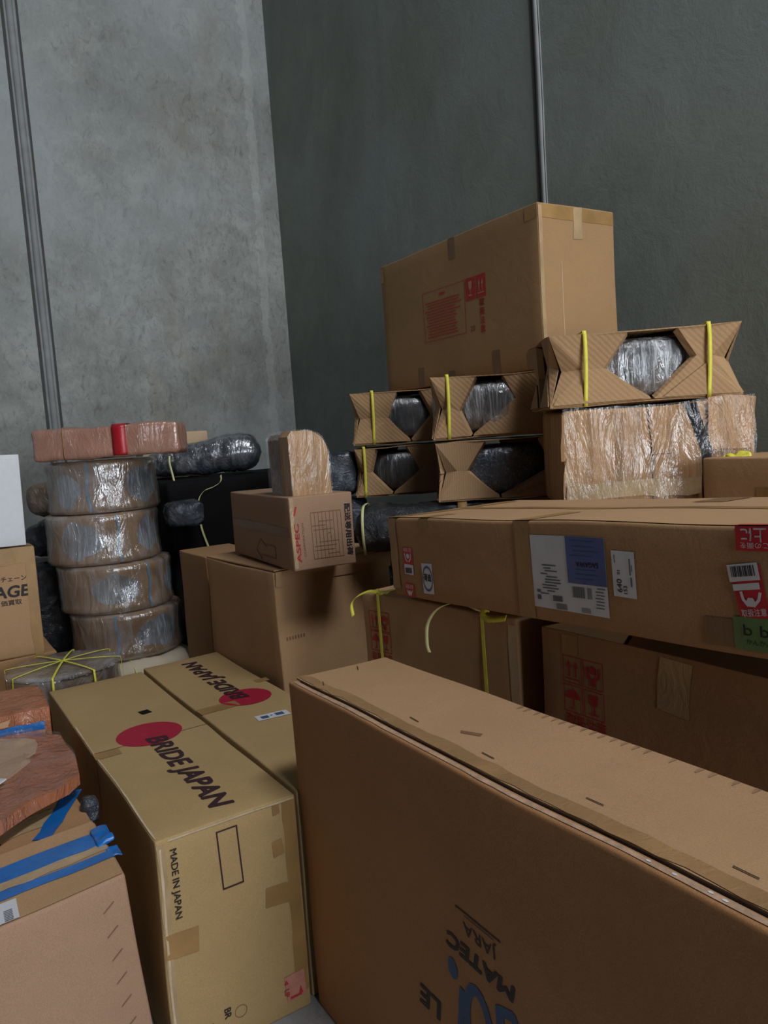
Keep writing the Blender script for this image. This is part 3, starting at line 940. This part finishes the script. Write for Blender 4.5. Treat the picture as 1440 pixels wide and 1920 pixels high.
# crumpled packet lying over the two cartons at the left
root = thing('crumpled_packet', 'crumpled packet in torn red-brown tape with a bare cardboard top, left edge', 'package', (-2.2, .10, .618), (0, 0, 0))
out = [(-.30, .0), (-.29, .16), (-.19, .225), (.0, .225), (.14, .215), (.185, .18), (.24, .08), (.30, .01), (.42, -.16), (.50, -.50), (-.29, -.50), (-.30, -.20)]
def slabpoly(name, out, z0, z1, mat, parent, seed, amp=.01, shrink=1.0, step=.03):
    bm = bmesh.new()
    vs = []
    for a, b in zip(out, out[1:] + out[:1]):
        n = max(1, int((Vector(b) - Vector(a)).length / step))
        for i in range(n):
            p = Vector(a).lerp(Vector(b), i / n)
            vs.append(bm.verts.new((p.x, p.y, z1)))
    f = bm.faces.new(vs)
    ret = bmesh.ops.extrude_face_region(bm, geom=[f])
    low = [v for v in ret['geom'] if isinstance(v, bmesh.types.BMVert)]
    for v in low:
        v.co.z = z0
    bmesh.ops.triangulate(bm, faces=bm.faces[:])
    bmesh.ops.subdivide_edges(bm, edges=[e for e in bm.edges if e.calc_length() > .05], cuts=2, use_grid_fill=True)
    bmesh.ops.triangulate(bm, faces=bm.faces[:])
    bmesh.ops.subdivide_edges(bm, edges=[e for e in bm.edges if e.calc_length() > .04], cuts=1)
    bmesh.ops.triangulate(bm, faces=bm.faces[:])
    for v in bm.verts:
        p = v.co.copy()
        v.co += Vector((nz(p, 9, seed), nz(p, 9, seed + 2), (nz(p, 8, seed + 4) - .8 * abs(nz(p, 19, seed + 5))) * (1.0 if p.z > (z0 + z1) / 2 else .2))) * amp
    bmesh.ops.recalc_face_normals(bm, faces=bm.faces)
    me = bpy.data.meshes.new(name)
    bm.to_mesh(me); bm.free()
    return link(name, me, mat, parent)
KR = [(-.26, -.2), (-.268, .07), (-.19, .155), (-.145, .155), (-.10, .14), (-.06, .105), (-.03, .118), (.045, .06), (.10, .01), (.20, -.12), (.32, -.48), (-.26, -.48)]
slabpoly('torn_wrapping', out, .0, .030, M['red_brown'], root, 5, .008)
slabpoly('bare_cardboard', KR, .027, .035, M['pinkish_top'], root, 5, .008)
slabpoly('stretch_film', out, .004, .040, M['film_soft'], root, 5, .009)
slabpoly('torn_paper', [(.05, .03), (.09, .05), (.14, .01), (.13, -.03), (.06, -.02)], .044, .050, M['lab_white'], root, 8, .014, step=.015)
bundle('', '', None, (.05, .045, .07), M['silver_wrap'], part='plastic_scrap', root=root, amp=.008, step=.008, seed=4)[1].location = (.215, .215, -.075)

# ------------------------------------------------------------------ wrapped wheels in a stack
def wrapped_wheel(label, loc, r, h, seed, windows, blue=None, bmat='sleeve', yaw=0, tilt=(0, 0), group='film-wrapped wheels in a stack', name='wheel_parcel'):
    root = thing(name, label, 'wheel', loc, (R(tilt[0]), R(tilt[1]), R(yaw)), group)
    def rad(z, a, off=0):
        k = z / h
        rr = r * (1 - .035 * math.sin(math.pi * k)) + off
        if k < .06: rr -= .012 * (1 - k / .06)
        if k > .94: rr -= .012 * ((k - .94) / .06)
        rr += .007 * nz((math.cos(a) * .8, math.sin(a) * .8, z * 5), 2.2, seed) - .006 * abs(nz((math.cos(a), math.sin(a), z * 1.5), 6, seed + 2))
        return rr
    zs = [0, .012] + [h * (.06 + .88 * i / 10) for i in range(11)] + [h - .012, h]
    def body(off):
        def fn(p, a):
            q = rad(p.z, a, off) if p.length > .001 else 0
            s = Vector((p.x, p.y)).length
            return Vector((math.cos(a) * q * min(1, s / r), math.sin(a) * q * min(1, s / r), p.z))
        return fn
    prof = [(r * .5, 0)] + [(r, z) for z in zs] + [(r * .92, h + .001), (r * .5, h + .001)]
    lathe('cardboard_sleeve', prof, 96, M[bmat], root, body(0))
    for (ac, zc, da, dz, m) in windows:
        vs, fs = [], []
        na, nr = 28, 5
        for j in range(nr + 1):
            for i in range(na):
                t = 2 * math.pi * i / na
                k = j / nr
                ra = 1 + .07 * math.sin(t * 3 + seed) + .05 * math.sin(t * 5 + 2 * seed)
                a = R(ac) + R(da) * math.copysign(abs(math.cos(t)) ** 1.5, math.cos(t)) * k * ra
                z = zc * h + dz * h * math.copysign(abs(math.sin(t)) ** .9, math.sin(t)) * k * ra
                z = min(max(z, .01), h - .008)
                q = rad(z, a, .0035 - .002 * k)
                vs.append((math.cos(a) * q, math.sin(a) * q, z))
        for j in range(nr):
            for i in range(na):
                k = (i + 1) % na
                if j == 0:
                    fs.append([i, na + i, na + k]) if False else None
                fs.append([j * na + i, (j + 1) * na + i, (j + 1) * na + k, j * na + k])
        mesh('tyre_window', vs, fs, M[m], root, True)
    if blue is not None:
        vs, fs = [], []
        for j in range(13):
            z = .008 + (h - .014) * j / 12
            for s in (-1, 1):
                a = R(blue) + .02 * math.sin(j * .7 + seed) + s * (.022 + .005 * math.sin(j * 1.9 + seed))
                q = rad(z, a, .0042)
                vs.append((math.cos(a) * q, math.sin(a) * q, z))
        for j in range(12):
            fs.append([2 * j, 2 * j + 1, 2 * j + 3, 2 * j + 2])
        mesh('blue_tape', vs, fs, M['blue_film_tape'], root, True)
    lathe('stretch_film', [(r * .5, -.001)] + [(r, z) for z in zs] + [(r * .92, h + .004), (r * .5, h + .004)], 96, M['film'], root, body(.0075))
    return root

# azimuth 0 faces +x; the camera sees azimuths around -10 degrees
W_ = 'silvery-filmed wheel '
wrapped_wheel('film-wrapped wheel with pale blue tape line, topmost of the left stack', (-4.09, .885, 1.185), .268, .253, 1,
              [(35, .5, 25, .36, 'grey_wrap'), (-52, .45, 16, .34, 'grey_wrap')], -28, yaw=0)
wrapped_wheel('film-wrapped wheel with large grey patch at left, second from the top of the left stack', (-4.09, .865, .935), .272, .243, 2,
              [(-38, .5, 24, .38, 'grey_wrap'), (40, .52, 18, .36, 'grey_wrap')], 2)
wrapped_wheel('film-wrapped wheel jutting out to the right, third from the top of the left stack', (-4.06, .895, .695), .275, .233, 3,
              [(-14, .5, 25, .32, 'grey_wrap'), (62, .5, 16, .3, 'grey_wrap')], 22)
wrapped_wheel('film-wrapped wheel with grey oval patch at right, bottom of the left stack', (-4.04, .925, .462), .272, .227, 4,
              [(22, .5, 27, .34, 'grey_wrap')], -24)
root, b = bundle('paper_bundle', 'wide cream and brown paper-wrapped bundle under the stack of filmed wheels', (-3.93, .985, 0), (.48, .50, .455), M['cream'], r=.10, amp=.014, seed=6, step=.03)
ribbon('strap', [(.245, -.12, .1), (.248, -.12, .3), (.23, -.12, .42), (.1, -.12, .462)], .012, M['band_pale'], root, (0, 1, 0))

root = wrapped_wheel('flat film-wrapped wheel tied crosswise with yellow bands, lying at left', (-3.42, .505, .465), .222, .135, 7,
                     [(-20, .2, 22, .2, 'tyre')], None, 'brown_wrap', group='wheels tied with yellow bands')
for a, pale in ((20, 0), (70, 0), (115, 0), (160, 0)):
    m = M['band']
    ca, sa = math.cos(R(a)), math.sin(R(a))
    r0 = .2305
    pts = [(-ca * r0, -sa * r0, .01), (-ca * r0, -sa * r0, .12), (-ca * .205, -sa * .205, .141), (0, 0, .148 + a * .00002), (ca * .205, sa * .205, .141), (ca * r0, sa * r0, .12), (ca * r0, sa * r0, .01)]
    ribbon('strap', pts, .009, m, root, (-sa, ca, 0), n=4)

# pink taped packet on the stack
root, b = bundle('taped_packet', 'long pinkish packet wrapped in tape with one red tape band, on the wheel stack', (-3.82, .885, 1.448), (.69, .20, .15), M['pink_pack'], yaw=58, r=.022, amp=.008, seed=9, step=.02)
def band_round(parent, x0, x1, L, W, H, mat, off=.004, r=.02, name='red_tape'):
    """band across the top and both sides of a soft package, following its rounded edges"""
    o = off
    prof = []
    for cy, cz, a0 in ((-W / 2 + r, r, 270), (-W / 2 + r, H - r, 180), (W / 2 - r, H - r, 90), (W / 2 - r, r, 0)):
        for i in range(7):
            a = R(a0 - 90 * i / 6)
            prof.append((cy + (r + o) * math.cos(a), cz + (r + o) * math.sin(a)))
    prof = [p for p in prof if p[1] > .004]
    prof.sort(key=lambda p: (math.degrees(math.atan2(p[1] - H * .4, p[0])) + 90) % 360, reverse=True)
    vs = []
    for (y, z) in prof:
        for x in (x0, (x0 + x1) / 2, x1):
            vs.append((x, y, z))
    fs = []
    for i in range(len(prof) - 1):
        for k in range(2):
            a = i * 3 + k
            fs.append([a, a + 1, a + 4, a + 3])
    return solid(mesh(name, vs, fs, mat, parent, True), .0015, 0)
band_round(root, .04, .105, .72, .20, .15, M['tape_red'])
band_round(root, -.19, -.186, .72, .20, .15, M['tape'], .006, name='tape_edge')
fb = bundle('', '', None, (.695, .205, .154), M['film_soft'], part='stretch_film', root=root, amp=.006, r=.022, step=.03, seed=9)

# ------------------------------------------------------------------ dark pile behind
GB = 'plastic-wrapped parts in the dark pile'
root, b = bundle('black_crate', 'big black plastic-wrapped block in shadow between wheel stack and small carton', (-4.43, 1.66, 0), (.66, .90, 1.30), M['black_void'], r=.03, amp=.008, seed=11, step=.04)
ribbon('strap', [(.30, -.13, 1.306), (.337, -.15, 1.27), (.345, -.20, 1.245), (.352, -.258, 1.226), (.350, -.291, 1.162), (.346, -.283, 1.029), (.346, -.24, .874)], .012, M['band_pale'], root, (0, .8, .6))
root, b = bundle('wrapped_roll', 'shiny plastic-wrapped dark roll lying across the black block behind the pink packet', (-4.36, 1.52, 1.312), (.66, .25, .24), M['silver_wrap'], yaw=62, r=.105, amp=.014, seed=12, taper=(.62, 1.0), group=GB)
fb = bundle('', '', None, (.665, .256, .246), M['film'], part='stretch_film', root=root, amp=.014, r=.108, seed=12, taper=(.62, 1.0))
ribbon('strap', [(-.17, -.12, .12), (-.17, -.135, .08), (-.16, -.14, .02), (-.14, -.17, -.06), (-.11, -.20, -.15)], .011, M['band_pale'], root, (1, 0, 0))
bundle('wrapped_roll', 'brown filmed roll end showing between white panel and wheel stack', (-4.62, .78, 1.14), (.36, .26, .20), M['brown_wrap'], yaw=60, r=.08, amp=.014, seed=14, group=GB)
bundle('wrapped_roll', 'silvery filmed bundle low behind the white panel and the wheel stack', (-4.62, .78, .92), (.40, .30, .20), M['silver_wrap'], yaw=60, r=.07, amp=.014, seed=15, group=GB)
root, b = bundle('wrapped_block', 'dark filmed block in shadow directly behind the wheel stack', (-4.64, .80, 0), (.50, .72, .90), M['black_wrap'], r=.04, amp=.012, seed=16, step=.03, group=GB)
bundle('wrapped_roll', 'grey filmed bundle sticking out right of the wheel stack above the black gap', (-3.94, 1.245, 1.06), (.20, .16, .14), M['silver_wrap'], yaw=80, r=.05, amp=.014, seed=18, group=GB)
c = Carton('cardboard_box', 'pale carton with a torn corner behind the pink packet', (-4.76, 1.24, 1.302), (.16, .40, .27), M['light_kraft'], yaw=0, amp=.004, seed=47, group='small cartons')
c.patch('torn_edge', 'end', .0, .40, .12, .145, M['lab_white'], .0015, rot=3, jag=.006)
c = Carton('cardboard_box', 'narrow dark carton standing in shadow left of the plain tall carton', (-3.72, 1.13, 0), (.38, .26, .97), M['dark_kraft'], amp=.003, seed=53, group=GP)

# standing block on the small carton
root = thing('wrapped_block', 'upright film-wrapped cardboard block with a rounded shoulder standing on the small printed carton', 'package', (-2.55, 1.262, 1.262), (0, 0, R(-4)))
def shoulder(x0, x1, mat, name, z1=.235, y0=-.078, y1=.070, grow=0.0, seed=1):
    pr = [(y0 - grow, .0), (y0 - grow, z1 - .02), (y0 + .015, z1 + grow), (y1 - .075, z1 + grow)]
    for i in range(1, 9):
        a = R(90 - 90 * i / 8)
        pr.append((y1 - .075 + (.075 + grow) * math.cos(a), z1 - .085 + (.085 + grow) * math.sin(a)))
    pr.append((y1 + grow + .004, .0))
    n = 7
    vs, fs = [], []
    for k in range(n):
        x = x0 + (x1 - x0) * k / (n - 1)
        for (y, z) in pr:
            p = Vector((x, y, z))
            vs.append(p + Vector((nz(p, 18, seed), nz(p, 18, seed + 1), nz(p, 18, seed + 2) if z > .01 else 0)) * .006)
    m = len(pr)
    for k in range(n - 1):
        for i in range(m):
            j = (i + 1) % m
            fs.append([k * m + i, k * m + j, (k + 1) * m + j, (k + 1) * m + i])
    fs.append(list(range(m))); fs.append(list(range((n - 1) * m, n * m))[::-1])
    o = mesh(name, vs, fs, mat, root)
    bm = bmesh.new(); bm.from_mesh(o.data); bmesh.ops.recalc_face_normals(bm, faces=bm.faces); bm.to_mesh(o.data); bm.free()
    return o
shoulder(-.02, .075, M['ribbed'], 'cardboard_block')
shoulder(-.15, -.03, M['brown_wrap'], 'rear_block', z1=.225, y0=-.074, y1=.04, seed=5)
shoulder(-.154, .079, M['film_soft'], 'stretch_film', grow=.004, seed=1)

# wrapped things right of the block
root, b = bundle('wheel_parcel', 'dark film-wrapped bundle with a yellow band, between upright block and paper-wrapped wheels', (-3.19, 1.70, 1.20), (.30, .30, .20), M['silver_wrap'], yaw=58, r=.04, amp=.014, seed=21, cat='wheel', group=GB)
band_round(root, -.08, -.068, .30, .30, .20, M['band'], .006, .04, name='strap')
bundle('wrapped_roll', 'shiny creased plastic bundle underneath the banded dark bundle behind the small carton', (-3.17, 1.70, 1.005), (.34, .32, .18), M['silver_wrap'], yaw=58, r=.05, amp=.016, seed=22, group=GB)
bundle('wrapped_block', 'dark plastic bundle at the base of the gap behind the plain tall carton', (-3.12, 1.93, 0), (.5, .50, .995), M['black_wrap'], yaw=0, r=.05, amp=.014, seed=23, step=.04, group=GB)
root, b = bundle('wrapped_roll', 'black plastic-wrapped roll with a pale band under the paper-wrapped wheels', (-2.42, 1.74, 1.005), (.60, .26, .185), M['black_wrap'], yaw=52, r=.08, amp=.012, seed=24, group=GB)
band_round(root, -.265, -.255, .60, .26, .185, M['band_pale'], .006, .08, name='strap')
band_round(root, .10, .135, .60, .26, .185, M['tape'], .008, .08, name='tape')
Carton('cardboard_box', 'deep carton carrying the far pile, showing behind the long labelled carton', (-2.72, 2.07, 0), (1.30, .66, 1.185), M['dark_kraft'], amp=.003, seed=59, group=GP)
Carton('cardboard_box', 'deep carton at the right behind the long labelled carton, below the ribbed one', (-1.9, 1.69, 0), (1.3, .29, 1.10), M['dark_kraft'], amp=.003, seed=61, group=GP)

# ------------------------------------------------------------------ wheels folded into cardboard
def boxed_wheel(label, loc, w, d, h, yaw, seed, straps=(.18, .82), hole=(.43, .66, .31, .745, .52, .55, .62), tyre='tyre', filmm='film_tyre', mat='fold', group='wheels folded into cardboard', tilt=0, roll=0, name='wheel_carton'):
    """wheel lying flat in a folded cardboard wrap with open windows in its sides; origin base centre, front faces -y"""
    root = thing(name, label, 'wheel', loc, (R(tilt), R(roll), R(yaw)), group)
    rr = random.Random(seed)
    ht0, ht1, hl, hr, hb, vl, vr = hole
    def P(side, u, v, dep):
        # side 0 front (-y), 1 right (+x), 2 back, 3 left; u 0..1 along it seen from outside
        L = w if side % 2 == 0 else d
        D = d if side % 2 == 0 else w
        x = (u - .5) * L; y = -D / 2 + dep
        for _ in range(side):
            x, y = -y, x
        q = Vector((x, y, v * h))
        return q + Vector((nz(q, 7, seed), nz(q, 7, seed + 1), nz(q, 7, seed + 2))) * .008
    vs, fs = [], []
    def add(*ps):
        b = len(vs)
        vs.extend(ps)
        fs.append(list(range(b, b + len(ps))))
    ins = .085
    for s in range(4):
        L = w if s % 2 == 0 else d
        iu = ins * w / L * .9; dd = ins * w * .75
        T0, T1 = P(s, 0, 1, 0), P(s, 1, 1, 0)
        B0, B1 = P(s, 0, 0, 0), P(s, 1, 0, 0)
        N0, N1 = P(s, iu, .5, dd), P(s, 1 - iu, .55, dd)
        a0, a1 = P(s, ht0, 1, .004), P(s, ht1, 1, .004)
        l, r = P(s, hl, vl, .012), P(s, hr, vr, .012)
        bt = P(s, hb, .02, .002); bt2 = P(s, hb + .02, .02, .002)
        ml = P(s, (iu + hl) / 2, .52, .012); mr = P(s, (1 - iu + hr) / 2, .58, .012)
        add(T0, a0, l, ml); add(T0, ml, N0)
        add(N0, ml, B0); add(B0, ml, l, bt)
        add(a1, T1, mr, r); add(T1, N1, mr)
        add(N1, B1, mr); add(mr, B1, bt2, r)
        # inward lips of the window
        for (p, q) in ((a0, l), (l, bt), (bt2, r), (r, a1)):
            c0 = Vector((0, 0, h / 2))
            add(p, q, q + (c0 - q).normalized() * .022, p + (c0 - p).normalized() * .022)
    for z, k in ((1.0, 1), (0.0, -1)):
        n = 6
        base = len(vs)
        for j in range(n + 1):
            for i in range(n + 1):
                x, y = (i / n - .5) * w, (j / n - .5) * d
                q = Vector((x, y, z * h))
                q += Vector((nz(q, 7, seed), nz(q, 7, seed + 1), nz(q, 7, seed + 2))) * .008
                vs.append(q)
        for j in range(n):
            for i in range(n):
                a = base + j * (n + 1) + i
                f = [a, a + 1, a + n + 2, a + n + 1]
                fs.append(f if k > 0 else f[::-1])
    o = mesh('cardboard_wrap', vs, fs, M[mat], root)
    bm = bmesh.new(); bm.from_mesh(o.data)
    bmesh.ops.remove_doubles(bm, verts=bm.verts, dist=.0008)
    bmesh.ops.recalc_face_normals(bm, faces=bm.faces)
    bm.to_mesh(o.data); bm.free()
    solid(o, .0035, 0)
    # overlapping folded corners on the front
    vs, fs = [], []
    def tri(*q):
        b = len(vs)
        vs.extend(q); fs.append(list(range(b, b + len(q))))
    for s in range(4):
        L = w if s % 2 == 0 else d
        iu = ins * w / L * .9
        tri(P(s, .015, .03, -.004), P(s, hb - .03, .03, -.004), P(s, hl - .03, vl - .08, .004), P(s, iu + .03, .42, .028))
        tri(P(s, .985, .03, -.004), P(s, 1 - iu - .02, .42, .026), P(s, hr + .04, vr - .12, .006), P(s, hb + .06, .03, -.004))
    solid(mesh('folded_corners', vs, fs, M[mat], root), .003, 0)
    # tyre and its film
    R0 = min(w, d) * .485
    prof = [(R0 * .55, .02), (R0 * .86, .02), (R0 * .97, h * .16), (R0, h * .32), (R0, h * .68), (R0 * .97, h * .84), (R0 * .86, h - .02), (R0 * .55, h - .02)]
    lathe('tyre', prof, 64, M[tyre], root, lambda p, a: p)
    def ff(p, a):
        k = 1 + .012 * nz((math.cos(a) * 9, math.sin(a) * 9, p.z * 4), 1.6, seed) + .008 * nz((math.cos(a) * 20, math.sin(a) * 20, p.z * 3), 2, seed)
        return Vector((p.x * k, p.y * k, p.z))
    lathe('plastic_film', [(a * 1.02, b) for a, b in prof], 160, M[filmm], root, ff)
    for k in straps:
        x = (k - .5) * w
        o_ = .006
        pr = [(-d / 2 - o_, -.002), (-d / 2 - .002 - o_, h * .5), (-d / 2 - o_, h + .0), (-d / 2 + .02, h + o_), (0, h + o_ + .002), (d / 2 - .02, h + o_), (d / 2 + o_, h), (d / 2 + o_, 0)]
        ribbon('strap', [(x + .006 * math.sin(i), a, b) for i, (a, b) in enumerate(pr)], .012, M['band'], root, (1, 0, 0), n=3)
    return root


def boxed_at(label, px, seed, **kw):
    return boxed_wheel(label, seed=seed, **px, **kw)

YAW = 57.5
fx, fy = -.843, .529      # horizontal view direction
def place(front, d):
    """base centre from the middle of the front bottom edge"""
    a = R(kyaw)
    return (front[0] - math.sin(a) * d / 2, front[1] + math.cos(a) * d / 2, front[2])
def place2(front, d, yaw):
    a = R(yaw)
    return (front[0] - math.sin(a) * d / 2, front[1] + math.cos(a) * d / 2, front[2])
kyaw = 55
boxed_wheel('largest paper-wrapped wheel, on top of the right-hand ribbed carton, bright film showing', place((-1.578, 1.972, 1.505), .42), .585, .42, .218, 55, 31, hole=(.41, .68, .29, .77, .52, .52, .60))
kyaw = 54
boxed_wheel('paper-wrapped wheel with bright film window and two yellow bands, directly under the tall carton', place((-2.205, 1.900, 1.428), .46), .46, .46, .229, 54, 32, straps=(.12, .89), hole=(.36, .58, .20, .68, .30, .45, .62))
boxed_wheel('small paper-wrapped wheel with one yellow band at the upper left of the far pile', place2((-2.83, 1.905, 1.425), .42, 57), .44, .42, .225, 57, 33, straps=(.20,), hole=(.46, .7, .36, .82, .56, .5, .5), filmm='film_soft')
boxed_wheel('small paper-wrapped wheel at the lower left of the far pile, dull film window', place2((-2.83, 1.895, 1.195), .42, 57), .43, .42, .213, 57, 34, straps=(.09,), hole=(.22, .55, .15, .68, .36, .5, .5), filmm='film_soft')
boxed_wheel('paper-wrapped wheel with bubble wrap and a tape strip showing, middle of the far pile', place((-2.195, 1.895, 1.192), .46), .46, .46, .222, 54, 35, straps=(), hole=(.40, .86, .24, .97, .50, .5, .5), tyre='bubble', filmm='film_soft', mat='corrugated')
o = bpy.data.objects

# ribbed carton under the largest wheel
c = Carton('cardboard_box', 'battered ribbed orange-brown carton bound with clear tape under the largest wheel', (-1.705, 1.735, 1.19), (.57, .42, .305), M['ribbed'], yaw=54, amp=.007, r=.018, seed=67, group=GP)
solid(c.patch('lid_flap', 'front', -.004, .255, .145, .292, M['ribbed'], .007, rot=.6, jag=.005), .004, -1)
solid(c.patch('lid_flap', 'front', .262, .405, .148, .300, M['ribbed'], .009, rot=-1.2, jag=.005), .004, -1)
solid(c.patch('side_flap', 'front', .435, .562, .150, .308, M['ribbed'], .012, rot=-3.5, jag=.006), .004, -1)
solid(c.patch('lower_panel', 'front', .004, .258, .0, .148, M['ribbed'], .011, rot=-.8, jag=.004), .004, -1)
solid(c.patch('lower_panel', 'front', .264, .41, .0, .150, M['ribbed'], .010, rot=.6, jag=.004), .004, -1)
c.polys('torn_gap', 'front', [[(.405, .302), (.44, .15), (.425, .0), (.412, .0), (.41, .15), (.37, .305)]], M['black_void'], .0125)
c.patch('clear_tape', 'front', .01, .41, .02, .07, M['tape_clear'], .0165, jag=.004)
c.patch('stretch_film', 'front', .0, .56, .005, .31, M['film_soft'], .022, jag=.004)

# right edge boxes
c = Carton('cardboard_box', 'low carton with a yellow knot on its corner at the right edge of the photo', (-1.39, 1.975, .9), (.72, .30, .425), M['kraft'], yaw=2, amp=.004, seed=71, group=GP)
vs, fs = rbox((.07, .03, .014), .006, .006)
mesh('knot', [Vector((.03, .05, .42)) + v + Vector((nz(v, 50, 2), nz(v, 50, 4), nz(v, 50, 6))) * .014 for v in vs], fs, M['band'], c.root, True)
c.patch('tape', 'front', .16, .20, .30, .345, M['tape'], .0012)
c = Carton('cardboard_box', 'carton with red tape along its edge at the far right edge', (-1.30, 2.30, .9), (.80, .30, .475), M['pink_kraft'], yaw=4, amp=.004, seed=73, group=GP)
c.patches('red_tape', [('front', .0, .80, .445, .468), ('top', .0, .8, .10, .20)], M['tape_red'], .0014)
Carton('cardboard_box', 'deep carton at the right carrying the two low end cartons', (-1.30, 2.0, 0), (1.1, .65, .895), M['dark_kraft'], amp=.002, seed=79, group=GP)
